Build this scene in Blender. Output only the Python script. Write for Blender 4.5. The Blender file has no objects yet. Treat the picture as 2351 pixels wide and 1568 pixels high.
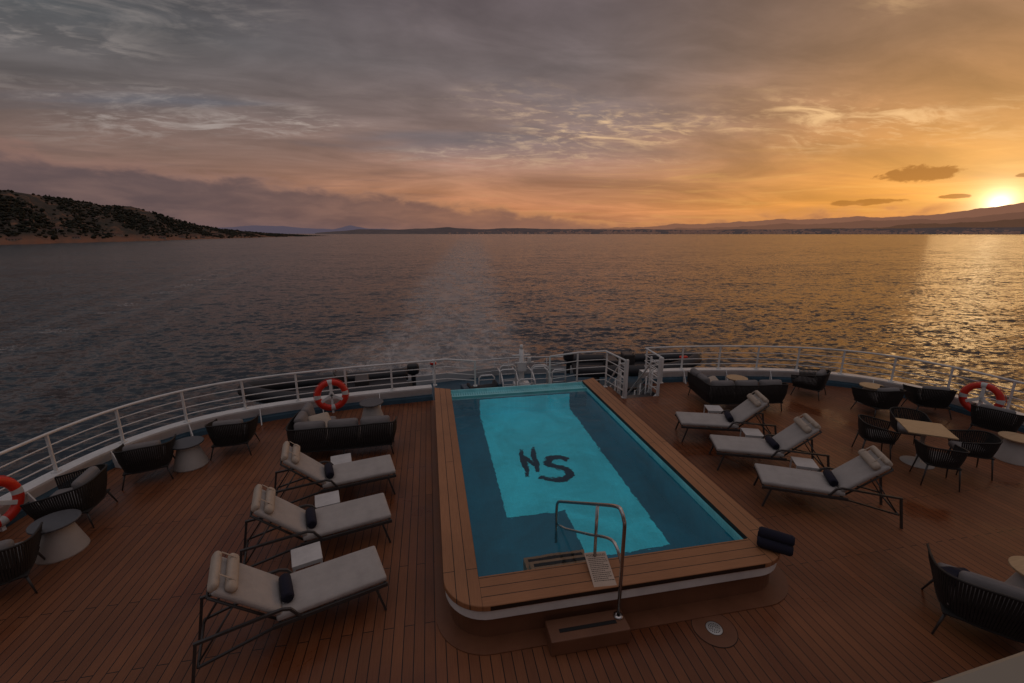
import bpy, bmesh, math, random
import numpy as np
from mathutils import Vector, Matrix
random.seed(7); rng=np.random.default_rng(5)
scene=bpy.context.scene
col=scene.collection
R=math.radians
def lin(r,g,b):
    f=lambda c:(c/255/12.92) if c/255<=.04045 else ((c/255+.055)/1.055)**2.4
    return (f(r),f(g),f(b),1)

# ---------------------------------------------------------------- node helper
class N:
    def __init__(s,tree): s.t=tree; s.n=tree.nodes; s.l=tree.links
    def new(s,ty,**k):
        n=s.n.new(ty)
        for a,b in k.items(): setattr(n,a,b)
        return n
    def put(s,sock,v):
        if isinstance(v,bpy.types.NodeSocket): s.l.new(v,sock)
        elif v is not None: sock.default_value=v
    def m(s,op,a,b=None,c=None,clamp=False):
        n=s.new('ShaderNodeMath',operation=op,use_clamp=clamp)
        s.put(n.inputs[0],a); s.put(n.inputs[1],b); s.put(n.inputs[2],c)
        return n.outputs[0]
    def vm(s,op,a,b=None,sc=None):
        n=s.new('ShaderNodeVectorMath',operation=op)
        s.put(n.inputs[0],a); s.put(n.inputs[1],b)
        if sc is not None: s.put(n.inputs['Scale'],sc)
        return n.outputs[0]
    def mr(s,v,a,b,c=0.,d=1.,smooth=True):
        n=s.new('ShaderNodeMapRange',interpolation_type='SMOOTHSTEP' if smooth else 'LINEAR')
        s.put(n.inputs[0],v)
        for i,x in enumerate((a,b,c,d)): s.put(n.inputs[1+i],x)
        return n.outputs[0]
    def mix(s,f,a,b,mode='MIX'):
        n=s.new('ShaderNodeMix',data_type='RGBA',blend_type=mode)
        s.put(n.inputs[0],f); s.put(n.inputs[6],a); s.put(n.inputs[7],b)
        return n.outputs[2]
    def ramp(s,v,stops,interp='LINEAR'):
        n=s.new('ShaderNodeValToRGB'); cr=n.color_ramp; cr.interpolation=interp
        while len(cr.elements)<len(stops): cr.elements.new(.5)
        for e,(p,c) in zip(cr.elements,stops):
            e.position=p; e.color=c if hasattr(c,'__len__') else (c,c,c,1)
        s.put(n.inputs[0],v); return n.outputs[0]
    def noise(s,vec,scale,detail=4,rough=.55,dist=0.,out=0):
        n=s.new('ShaderNodeTexNoise'); s.put(n.inputs['Vector'],vec)
        n.inputs['Scale'].default_value=scale; n.inputs['Detail'].default_value=detail
        n.inputs['Roughness'].default_value=rough; n.inputs['Distortion'].default_value=dist
        return n.outputs[out]
    def comb(s,x,y,z=0.):
        n=s.new('ShaderNodeCombineXYZ'); s.put(n.inputs[0],x); s.put(n.inputs[1],y); s.put(n.inputs[2],z); return n.outputs[0]
    def sep(s,v):
        n=s.new('ShaderNodeSeparateXYZ'); s.put(n.inputs[0],v); return n.outputs
    def vscale(s,v,sc,rot=(0,0,0)):
        n=s.new('ShaderNodeMapping'); s.put(n.inputs[0],v); n.inputs['Scale'].default_value=sc; n.inputs['Rotation'].default_value=rot; return n.outputs[0]
    def bump(s,h,strength,dist,normal=None):
        n=s.new('ShaderNodeBump'); n.inputs['Strength'].default_value=strength; n.inputs['Distance'].default_value=dist
        s.put(n.inputs['Height'],h)
        if normal: s.put(n.inputs['Normal'],normal)
        return n.outputs[0]
def newmat(name):
    m=bpy.data.materials.new(name); m.use_nodes=True
    t=N(m.node_tree); b=m.node_tree.nodes['Principled BSDF']
    return m,t,b
def objco(t): return t.new('ShaderNodeTexCoord').outputs['Object']
def geopos(t): return t.new('ShaderNodeNewGeometry').outputs['Position']

def simple(name,color,rough=.6,metal=0.,var=.12,vscale=6.,bump=.0,bscale=200.,world=False):
    m,t,b=newmat(name); c=geopos(t) if world else objco(t)
    nz=t.noise(c,vscale,5,.6)
    f=t.mr(nz,.3,.7,1-var,1+var,False)
    mx=t.mix(1.,(color[0],color[1],color[2],1),t.comb(f,f,f),'MULTIPLY')
    t.put(b.inputs['Base Color'],mx)
    b.inputs['Metallic'].default_value=metal
    t.put(b.inputs['Roughness'],t.mr(nz,.3,.7,max(rough-.08,.02),min(rough+.08,1),False))
    if bump: t.put(b.inputs['Normal'],t.bump(t.noise(c,bscale,2,.5),bump,.002))
    return m
WHITE=simple('white_paint',(.74,.74,.72),.4,0,.12,3,world=True)
FRAME=simple('taupe_frame',(.045,.04,.038),.45)
def fabric(name,c):
    m,t,b=newmat(name); o=objco(t)
    nz=t.noise(o,5,4,.6); f=t.mr(nz,.3,.7,.90,1.08,False)
    t.put(b.inputs['Base Color'],t.mix(1.,(*c,1),t.comb(f,f,f),'MULTIPLY')); b.inputs['Roughness'].default_value=.92; b.inputs['Specular IOR Level'].default_value=.2
    wr=t.noise(t.vscale(o,(1,2.2,1)),4.5,3,.5,.7)
    n1=t.bump(wr,.35,.03); t.put(b.inputs['Normal'],t.bump(t.noise(o,260,2,.5),.5,.002,n1)); return m
FABRIC=fabric('grey_fabric',(.41,.38,.355))
FABD=fabric('dark_grey_fabric',(.21,.195,.19))
BEIGE=fabric('beige_fabric',(.46,.385,.31))
ROPE=simple('black_rope',(.018,.016,.015),.75,0,.3,40)
NAVY=simple('navy_towel',(.010,.010,.024),.95,0,.3,30,.8,300)
STEEL=simple('stainless_steel',(.58,.56,.54),.22,1.,.05)
CONE=simple('cream_table_base',(.42,.385,.35),.6,0,.06,5)
GREYTOP=simple('grey_stone_top',(.085,.085,.09),.45,0,.2,25)
RED=simple('red_orange_plastic',(.68,.032,.014),.4,0,.1,8)
BUOYW=simple('white_reflective_band',(.6,.6,.58),.45,0,.05)
RIB=simple('black_hypalon',(.016,.016,.019),.5,0,.3,4)
BLUEDECK_SHADE=simple('blue_deck_paint_and_shade',(.03,.075,.11),.5,0,.2,2,world=True)  # lower deck paint, also the painted-in shadow at the bulwark foot
HULL=simple('white_hull',(.5,.5,.5),.4,0,.08,1,world=True)
DARK=simple('dark_gap',(.02,.02,.022),.8)
PAPER=simple('laminated_card',(.52,.40,.31),.5,0,.06,5)
INK=simple('black_ink',(.03,.025,.02),.7)
ANTISLIP=simple('antislip_strip',(.012,.011,.011),.9,0,.2,50)
CREAMLEDGE=simple('cream_ledge',(.26,.235,.19),.5,0,.05,1)

def woodtop():
    m,t,b=newmat('pale_wood_top'); c=objco(t)
    n=t.noise(t.vscale(c,(2,30,2)),2,4,.6,.5)
    t.put(b.inputs['Base Color'],t.ramp(n,[(.3,(.40,.26,.14,1)),(.7,(.53,.37,.21,1))])); b.inputs['Roughness'].default_value=.5
    return m
WOODTOP=woodtop()

def deckmat(name,c1,c2,gap,sx=.115,length=2.6,wet=True,along='Y',rough=.5):
    m,t,b=newmat(name); p=geopos(t); s=t.sep(p)
    if along=='Y': v=t.comb(s[1],s[0])
    else:
        inx=t.m('MULTIPLY',t.m('GREATER_THAN',s[0],.41),t.m('LESS_THAN',s[0],3.97))
        fr=t.m('MULTIPLY',inx,t.m('LESS_THAN',s[1],4.27))
        a=t.comb(s[1],s[0]); bb=t.comb(s[0],s[1])
        n=t.new('ShaderNodeMix',data_type='VECTOR'); t.put(n.inputs[0],fr); t.put(n.inputs[4],a); t.put(n.inputs[5],bb); v=n.outputs[1]
    br=t.new('ShaderNodeTexBrick'); br.offset=.37; br.offset_frequency=2; t.put(br.inputs['Vector'],v)
    br.inputs['Scale'].default_value=1; br.inputs['Brick Width'].default_value=length; br.inputs['Row Height'].default_value=sx
    br.inputs['Mortar Size'].default_value=.0050; br.inputs['Mortar Smooth'].default_value=.1; br.inputs['Bias'].default_value=0
    br.inputs['Color1'].default_value=c1; br.inputs['Color2'].default_value=c2; br.inputs['Mortar'].default_value=gap
    grain=t.noise(t.vscale(v,(3,60,1)),1.5,5,.6,.3)
    colr=t.mix(1.,br.outputs[0],t.ramp(grain,[(.2,.78),(.8,1.18)]),'MULTIPLY')
    big=t.noise(p,.45,4,.6)
    colr=t.mix(1.,colr,t.ramp(big,[(.3,.74),(.7,1.18)]),'MULTIPLY')
    ro=rough
    if wet:
        w=t.mr(t.noise(p,.6,5,.5,.5),.43,.66)
        colr=t.mix(w,colr,t.mix(1.,colr,(.76,.62,.56,1),'MULTIPLY'))
        ro=t.mr(w,0,1,rough+.04,.20,False)
    speck=t.mr(t.noise(p,9,3,.7),.70,.78,0,.07)
    colr=t.mix(speck,colr,(.45,.34,.28,1))
    t.put(b.inputs['Base Color'],colr); t.put(b.inputs['Roughness'],ro); b.inputs['Specular IOR Level'].default_value=.36
    h=t.m('SUBTRACT',t.m('MULTIPLY',grain,.15),br.outputs['Fac'])
    t.put(b.inputs['Normal'],t.bump(h,.5,.004))
    return m
DECK=deckmat('teak_composite_deck',(.245,.090,.036,1),(.185,.067,.028,1),(.008,.005,.004,1))
COPE=deckmat('coping_boards',(.39,.175,.078,1),(.35,.155,.068,1),(.03,.018,.012,1),sx=.137,length=7,wet=False,along='P')
BASEB=simple('brown_pool_base',(.16,.068,.034),.55,0,.15,3,world=True)
RINGB=simple('brown_border_board',(.17,.066,.03),.5,0,.15,3,world=True)

def tile(name,c,em=0.):
    m,t,b=newmat(name); p=geopos(t)
    br=t.new('ShaderNodeTexBrick'); br.offset=0; t.put(br.inputs['Vector'],p)
    br.inputs['Scale'].default_value=1; br.inputs['Brick Width'].default_value=.05; br.inputs['Row Height'].default_value=.05
    br.inputs['Mortar Size'].default_value=.002
    br.inputs['Color1'].default_value=c; br.inputs['Color2'].default_value=(c[0]*.8,c[1]*.93,c[2]*.95,1); br.inputs['Mortar'].default_value=(c[0]*.7,c[1]*.8,c[2]*.8,1)
    big=t.noise(p,.9,4,.6,.8); f=t.mr(big,.3,.7,.80,1.15)
    cc=t.mix(1.,br.outputs[0],t.comb(f,f,f),'MULTIPLY')
    t.put(b.inputs['Base Color'],cc); b.inputs['Roughness'].default_value=.4
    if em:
        t.put(b.inputs['Emission Color'],cc); b.inputs['Emission Strength'].default_value=em  # pool glow put into the tiles as emission of their own colour
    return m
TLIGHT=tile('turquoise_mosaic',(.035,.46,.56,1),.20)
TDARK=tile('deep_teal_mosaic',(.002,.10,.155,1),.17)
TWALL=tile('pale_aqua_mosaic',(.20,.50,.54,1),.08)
EMB=simple('dark_teal_emblem',(.004,.055,.10),.5)

def poolwater():
    m,t,b=newmat('pool_water'); p=geopos(t)
    b.inputs['Base Color'].default_value=(.86,.97,.99,1); b.inputs['Roughness'].default_value=.0
    b.inputs['IOR'].default_value=1.33; b.inputs['Transmission Weight'].default_value=1
    h=t.m('ADD',t.noise(t.vscale(p,(1,1.4,1)),2.4,2,.45,.5),t.m('MULTIPLY',t.noise(p,9,3,.5,.6),.24))
    t.put(b.inputs['Normal'],t.bump(h,.5,.022)); return m
PWATER=poolwater()

# ---------------------------------------------------------------- mesh helper
class MB:
    def __init__(s): s.v=[];s.f=[];s.sm=[];s.mi=[];s.mats=[]
    def midx(s,mat):
        if mat is None: return 0
        if mat not in s.mats: s.mats.append(mat)
        return s.mats.index(mat)
    def add(s,v,f,smooth=True,mat=None,M=None):
        o=len(s.v)
        if M is not None: v=[M@Vector(a) for a in v]
        s.v+= [tuple(a) for a in v]; s.f+=[tuple(i+o for i in a) for a in f]
        s.sm+=[smooth]*len(f); s.mi+=[s.midx(mat)]*len(f)
    def box(s,c,d,M=None,mat=None,bev=0.,smooth=False):
        bm=bmesh.new(); bmesh.ops.create_cube(bm,size=1)
        for v in bm.verts: v.co=Vector((v.co.x*d[0],v.co.y*d[1],v.co.z*d[2]))
        if bev: bmesh.ops.bevel(bm,geom=bm.edges[:],offset=bev,segments=2,affect='EDGES',profile=.5)
        for v in bm.verts: v.co+=Vector(c)
        bm.verts.index_update()
        s.add([v.co.copy() for v in bm.verts],[[v.index for v in f.verts] for f in bm.faces],smooth,mat,M); bm.free()
    def tube(s,pts,r,n=8,closed=False,mat=None,M=None,smooth=True,cap=True):
        pts=[Vector(p) for p in pts]; k=len(pts); rs=r if hasattr(r,'__len__') else [r]*k
        vs=[];fs=[]; up=None
        for i,p in enumerate(pts):
            a=pts[(i-1)%k] if (i>0 or closed) else p; b=pts[(i+1)%k] if (i<k-1 or closed) else p
            t=(b-a).normalized()
            if up is None:
                up=Vector((0,0,1)) if abs(t.z)<.9 else Vector((1,0,0))
            x=up-t*up.dot(t); x.normalize(); up=x; y=t.cross(x)
            for j in range(n):
                an=2*math.pi*(j+.5)/n; vs.append(p+(x*math.cos(an)+y*math.sin(an))*rs[i])
        for i in range(k if closed else k-1):
            for j in range(n):
                a=i*n+j;b=i*n+(j+1)%n;c=((i+1)%k)*n+(j+1)%n;d=((i+1)%k)*n+j
                fs.append((a,b,c,d))
        if cap and not closed:
            fs.append(tuple(reversed(range(n)))); fs.append(tuple(range((k-1)*n,k*n)))
        s.add(vs,fs,smooth,mat,M)
    def lathe(s,prof,n=32,mat=None,M=None,smooth=True):
        vs=[];fs=[]
        for r,z in prof:
            for j in range(n):
                a=2*math.pi*j/n; vs.append((r*math.cos(a),r*math.sin(a),z))
        for i in range(len(prof)-1):
            for j in range(n):
                fs.append((i*n+j,i*n+(j+1)%n,(i+1)*n+(j+1)%n,(i+1)*n+j))
        s.add(vs,fs,smooth,mat,M)
    def cushion(s,c,d,rad=.05,puff=.02,mat=None,M=None,n=8,wob=.0):
        vs=[];fs=[];key={}
        hx,hy,hz=d[0]/2,d[1]/2,d[2]/2; rad=min(rad,hx,hy,hz)
        def V(x,y,z):
            k=(round(x,4),round(y,4),round(z,4))
            if k in key: return key[k]
            q=Vector((x*hx,y*hy,z*hz)); i=Vector((max(-hx+rad,min(hx-rad,q.x)),max(-hy+rad,min(hy-rad,q.y)),max(-hz+rad,min(hz-rad,q.z))))
            dd=q-i; L=dd.length
            if L>1e-6: q=i+dd/L*rad
            pf=(1-x**4)*(1-y**4)*puff
            q.z+= pf*(1 if z>0 else -1)*abs(z)
            if wob: q.z+=wob*math.sin(5*x+3*y+c[0]*9)*pf/max(puff,1e-4)
            key[k]=len(vs); vs.append(q+Vector(c)); return key[k]
        g=[-1+2*i/n for i in range(n+1)]
        g=sorted(set(g+[-.97,.97,-.9,.9]))
        for i in range(len(g)-1):
            for j in range(len(g)-1):
                a,b,e,f=g[i],g[i+1],g[j],g[j+1]
                fs.append((V(a,e,1),V(b,e,1),V(b,f,1),V(a,f,1)))
                fs.append((V(a,f,-1),V(b,f,-1),V(b,e,-1),V(a,e,-1)))
                fs.append((V(a,-1,e),V(b,-1,e),V(b,-1,f),V(a,-1,f)))
                fs.append((V(a,1,f),V(b,1,f),V(b,1,e),V(a,1,e)))
                fs.append((V(1,a,e),V(1,b,e),V(1,b,f),V(1,a,f)))
                fs.append((V(-1,a,f),V(-1,b,f),V(-1,b,e),V(-1,a,e)))
        s.add(vs,fs,True,mat,M)
    def obj(s,name,mat=None,parent=None):
        used=sorted({i for f in s.f for i in f}); mp={a:i for i,a in enumerate(used)}
        me=bpy.data.meshes.new(name); me.from_pydata([s.v[i] for i in used],[],[tuple(mp[i] for i in f) for f in s.f]); me.update()
        if s.mats:
            for m in s.mats: me.materials.append(m)
            me.polygons.foreach_set('material_index',s.mi)
        else: me.materials.append(mat)
        me.polygons.foreach_set('use_smooth',s.sm)
        o=bpy.data.objects.new(name,me); col.objects.link(o)
        if parent: o.parent=parent
        return o
def thing(name,label,cat,loc=(0,0,0),rz=0.,group=None):
    e=bpy.data.objects.new(name,None); e.empty_display_size=.2; col.objects.link(e)
    e.location=loc; e.rotation_euler=(0,0,rz); e['label']=label; e['category']=cat
    if group: e['group']=group
    return e
def clone(src,loc,rz,label=None):
    o=src.copy(); col.objects.link(o); o.location=loc; o.rotation_euler=(0,0,rz)
    if label: o['label']=label
    for ch in src.children:
        c=ch.copy(); c.parent=o; col.objects.link(c)
    return o
def catmull(pts,n=10,closed=False):
    P=[Vector(p) for p in pts]; out=[]; k=len(P)
    rng_=range(k) if closed else range(k-1)
    for i in rng_:
        p0=P[(i-1)%k] if (closed or i>0) else P[0]*2-P[1]; p1=P[i]; p2=P[(i+1)%k]
        p3=P[(i+2)%k] if (closed or i<k-2) else P[-1]*2-P[-2]
        for j in range(n):
            t=j/n
            out.append(.5*((2*p1)+(-p0+p2)*t+(2*p0-5*p1+4*p2-p3)*t*t+(-p0+3*p1-3*p2+p3)*t**3))
    if not closed: out.append(P[-1].copy())
    return out
def resample(pts,step):
    L=[0]
    for a,b in zip(pts,pts[1:]): L.append(L[-1]+(b-a).length)
    n=max(1,round(L[-1]/step)); out=[];j=0
    for i in range(n+1):
        s=L[-1]*i/n
        while j<len(L)-2 and L[j+1]<s: j+=1
        t=(s-L[j])/max(L[j+1]-L[j],1e-9); out.append(pts[j].lerp(pts[j+1],min(max(t,0),1)))
    return out
def structure(o): o['kind']='structure'; return o

# ---------------------------------------------------------------- camera
cam=bpy.data.cameras.new('camera'); co=bpy.data.objects.new('camera',cam); col.objects.link(co)
cam.sensor_width=36; cam.lens=15.31; cam.clip_end=80000; cam.clip_start=.05
co.location=(0,0,4.4); co.rotation_euler=(R(90-13.98),0,R(-10.7)); scene.camera=co
scene.view_settings.view_transform='Standard'; scene.view_settings.look='None'; scene.view_settings.exposure=0

# ---------------------------------------------------------------- world
SUN_AZ,SUN_EL=57.6,2.5
sd=Vector((math.sin(R(SUN_AZ))*math.cos(R(SUN_EL)),math.cos(R(SUN_AZ))*math.cos(R(SUN_EL)),math.sin(R(SUN_EL))))
w=bpy.data.worlds.new('World'); scene.world=w; w.use_nodes=True
t=N(w.node_tree); bg=w.node_tree.nodes['Background']; wout=w.node_tree.nodes['World Output']
dirv=t.new('ShaderNodeTexCoord').outputs['Generated']; dx,dy,dz=t.sep(dirv)
E=t.m('MULTIPLY',t.m('ARCSINE',dz),57.29578)
AZ=t.m('MULTIPLY',t.m('ARCTAN2',dx,dy),57.29578)
D=t.m('MULTIPLY',t.m('ARCCOSINE',t.m('COSINE',t.m('MULTIPLY',t.m('SUBTRACT',AZ,SUN_AZ),.0174533))),57.29578)
e=t.m('DIVIDE',E,90.,clamp=True)
def er(st): return [(a/90,lin(*c)) for a,c in st]
up=(162,152,154)
Lr=t.ramp(e,er([(0,(102,84,86)),(4,(124,96,88)),(8,(120,99,92)),(13,(98,92,92)),(18,(81,84,87)),(24,(66,71,76)),(38,(98,100,108)),(60,up)]))
Cr=t.ramp(e,er([(0,(156,108,86)),(2.5,(192,126,88)),(5,(184,128,96)),(8,(158,120,104)),(12,(136,114,108)),(18,(118,106,106)),(25,(100,89,92)),(38,(116,108,112)),(60,up)]))
Rr=t.ramp(e,er([(0,(176,110,64)),(3,(214,140,56)),(7,(194,132,66)),(11,(176,124,78)),(17,(152,114,86)),(25,(116,92,78)),(38,(134,116,104)),(60,up)]))
f1=t.mr(D,98,46); f2=t.mr(D,42,2)
base=t.mix(f2,t.mix(f1,Lr,Cr),Rr)
zz=t.m('ADD',t.m('MAXIMUM',dz,0.),.10)
P=t.comb(t.m('DIVIDE',dx,zz),t.m('DIVIDE',dy,zz),0.)
Ps=t.vscale(P,(.66,1.1,1),(0,0,R(-18)))
big=t.noise(Ps,.8,6,.56,.7)
base=t.mix(1.,base,t.ramp(big,[(.28,.68),(.45,.91),(.55,1.08),(.72,1.36)]),'MULTIPLY')
meso=t.noise(t.vscale(P,(.9,1.6,1),(0,0,R(-26))),2.1,6,.58,.5)
base=t.mix(t.mr(E,4,12,0,1),base,t.mix(1.,base,t.ramp(meso,[(.3,.84),(.5,1.),(.7,1.20)]),'MULTIPLY'))
gap=t.m('MULTIPLY',t.mr(t.noise(t.vscale(P,(.5,1.3,1),(0,0,R(-20))),.75,4,.5,.5),.5,.66),t.mr(E,6,12))
base=t.mix(t.m('MULTIPLY',gap,t.mr(D,15,60,.12,.55)),base,lin(92,99,112))
fine=t.noise(Ps,3.2,8,.62,1.0)
cover=t.noise(Ps,.8,3,.5,.4)
band=t.m('MULTIPLY',t.mr(E,6.5,11),t.mr(E,30,15))
wisp=t.m('MULTIPLY',t.m('MULTIPLY',t.mr(fine,.48,.68),t.mr(cover,.44,.60)),band)
wc=t.mix(t.mr(D,80,15),lin(176,164,158),lin(248,202,146))
base=t.mix(t.m('MULTIPLY',wisp,.72),base,wc)
rip=t.noise(t.vscale(P,(1,1.8,1),(0,0,R(30))),8,3,.6,.3)
base=t.mix(t.m('MULTIPLY',t.m('MULTIPLY',t.mr(rip,.48,.7),t.mr(cover,.44,.62)),t.m('MULTIPLY',band,.38)),base,wc)
dn=t.noise(t.comb(t.m('MULTIPLY',AZ,.06),t.m('MULTIPLY',E,.8),0.),1.6,5,.6,.6)
base=t.mix(t.m('MULTIPLY',t.mr(dn,.5,.68),t.m('MULTIPLY',t.mr(E,11,5),.20)),base,t.mix(t.mr(D,70,15),lin(138,108,98),lin(244,186,104)))
base=t.mix(t.m('MULTIPLY',t.mr(dn,.48,.3),t.m('MULTIPLY',t.mr(E,11,4),.30)),base,t.mix(t.mr(D,70,15),lin(100,82,82),lin(178,112,68)))
G=t.m('MULTIPLY',t.m('ARCCOSINE',t.m('MINIMUM',t.m('ADD',t.m('ADD',t.m('MULTIPLY',dx,sd.x),t.m('MULTIPLY',dy,sd.y)),t.m('MULTIPLY',dz,sd.z)),.99999)),57.29578)
def glow(k,c):
    g=t.m('POWER',2.71828,t.m('MULTIPLY',G,-1./k)); return t.mix(1.,t.comb(g,g,g),(*c,1),'MULTIPLY')
base=t.mix(1.,base,glow(13,(.20,.112,.03)),'ADD')
base=t.mix(1.,base,glow(2.6,(.50,.44,.24)),'ADD')
cn=t.noise(t.comb(t.m('MULTIPLY',AZ,.5),E,0.),1.1,5,.6,.3)
def blob(a,e0,wa,we):
    q=t.m('ADD',t.m('POWER',t.m('DIVIDE',t.m('SUBTRACT',AZ,a),wa),2.),t.m('POWER',t.m('DIVIDE',t.m('SUBTRACT',E,e0),we),2.))
    q=t.m('ADD',t.m('SUBTRACT',1.,q),t.m('MULTIPLY',t.m('SUBTRACT',cn,.5),3.6)); return t.mr(q,.0,.55)
bl=t.m('MAXIMUM',t.m('MAXIMUM',blob(51.9,5.35,3.2,.8),blob(48.2,2.95,3.2,.32)),t.m('MAXIMUM',blob(54.6,3.2,1.2,.2),blob(58.6,4.7,.6,.2)))
base=t.mix(t.m('MULTIPLY',bl,.85),base,lin(160,102,46))
azr=t.m('DIVIDE',t.m('ADD',AZ,180.),360.)
bt=t.ramp(azr,[((a+180)/360,v/10) for a,v in [(-180,.3),(-90,.6),(-55,.72),(-38,.70),(-20,.59),(-1,.44),(10,.31),(19,.20),(24,.09),(28,.12),(38,.19),(50,.24),(56,.16),(64,.1),(90,.1)]])
bt=t.m('MULTIPLY',t.sep(bt)[0],100.)
bn=t.noise(t.comb(t.m('MULTIPLY',AZ,.18),t.m('MULTIPLY',E,.45),0.),1.3,6,.55,.3)
depth=t.m('SUBTRACT',t.m('ADD',bt,t.m('MULTIPLY',t.m('SUBTRACT',bn,.5),3.8)),E)
bmask=t.mr(depth,-.45,.7)
bn2=t.noise(t.comb(t.m('MULTIPLY',AZ,.12),t.m('MULTIPLY',E,.45),3.),1.5,5,.55,.3)
body=t.mix(t.mr(D,85,15),t.mix(t.mr(bn2,.3,.75),lin(88,74,78),lin(114,92,90)),t.mix(t.mr(bn2,.3,.75),lin(146,101,80),lin(170,114,80)))
rim=t.mix(t.mr(D,85,15),lin(150,114,102),lin(224,152,86))
bcol=t.mix(t.mr(depth,1.3,0.,0.,.8),body,rim)
bcol=t.mix(t.mr(E,1.6,0,0,.5),bcol,t.mix(t.mr(D,85,15),lin(108,90,96),lin(154,108,84)))
base=t.mix(t.m('MULTIPLY',bmask,.88),base,bcol)
base=t.mix(1.,base,glow(.6,(2.6,2.4,1.7)),'ADD')
t.put(bg.inputs[0],base); bg.inputs[1].default_value=1.
sky=t.new('ShaderNodeTexSky',sky_type='NISHITA',sun_disc=False,sun_elevation=R(SUN_EL),sun_rotation=R(SUN_AZ))
bg2=t.new('ShaderNodeBackground'); t.l.new(sky.outputs[0],bg2.inputs[0]); bg2.inputs[1].default_value=.004
ad=t.new('ShaderNodeAddShader'); t.l.new(bg.outputs[0],ad.inputs[0]); t.l.new(bg2.outputs[0],ad.inputs[1]); t.l.new(ad.outputs[0],wout.inputs[0])
sl=bpy.data.lights.new('sun','SUN'); so=bpy.data.objects.new('sun',sl); col.objects.link(so)
sl.energy=.03; sl.angle=R(8); sl.color=(1,.62,.28); so.rotation_euler=(-sd).to_track_quat('-Z','Y').to_euler()

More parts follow.
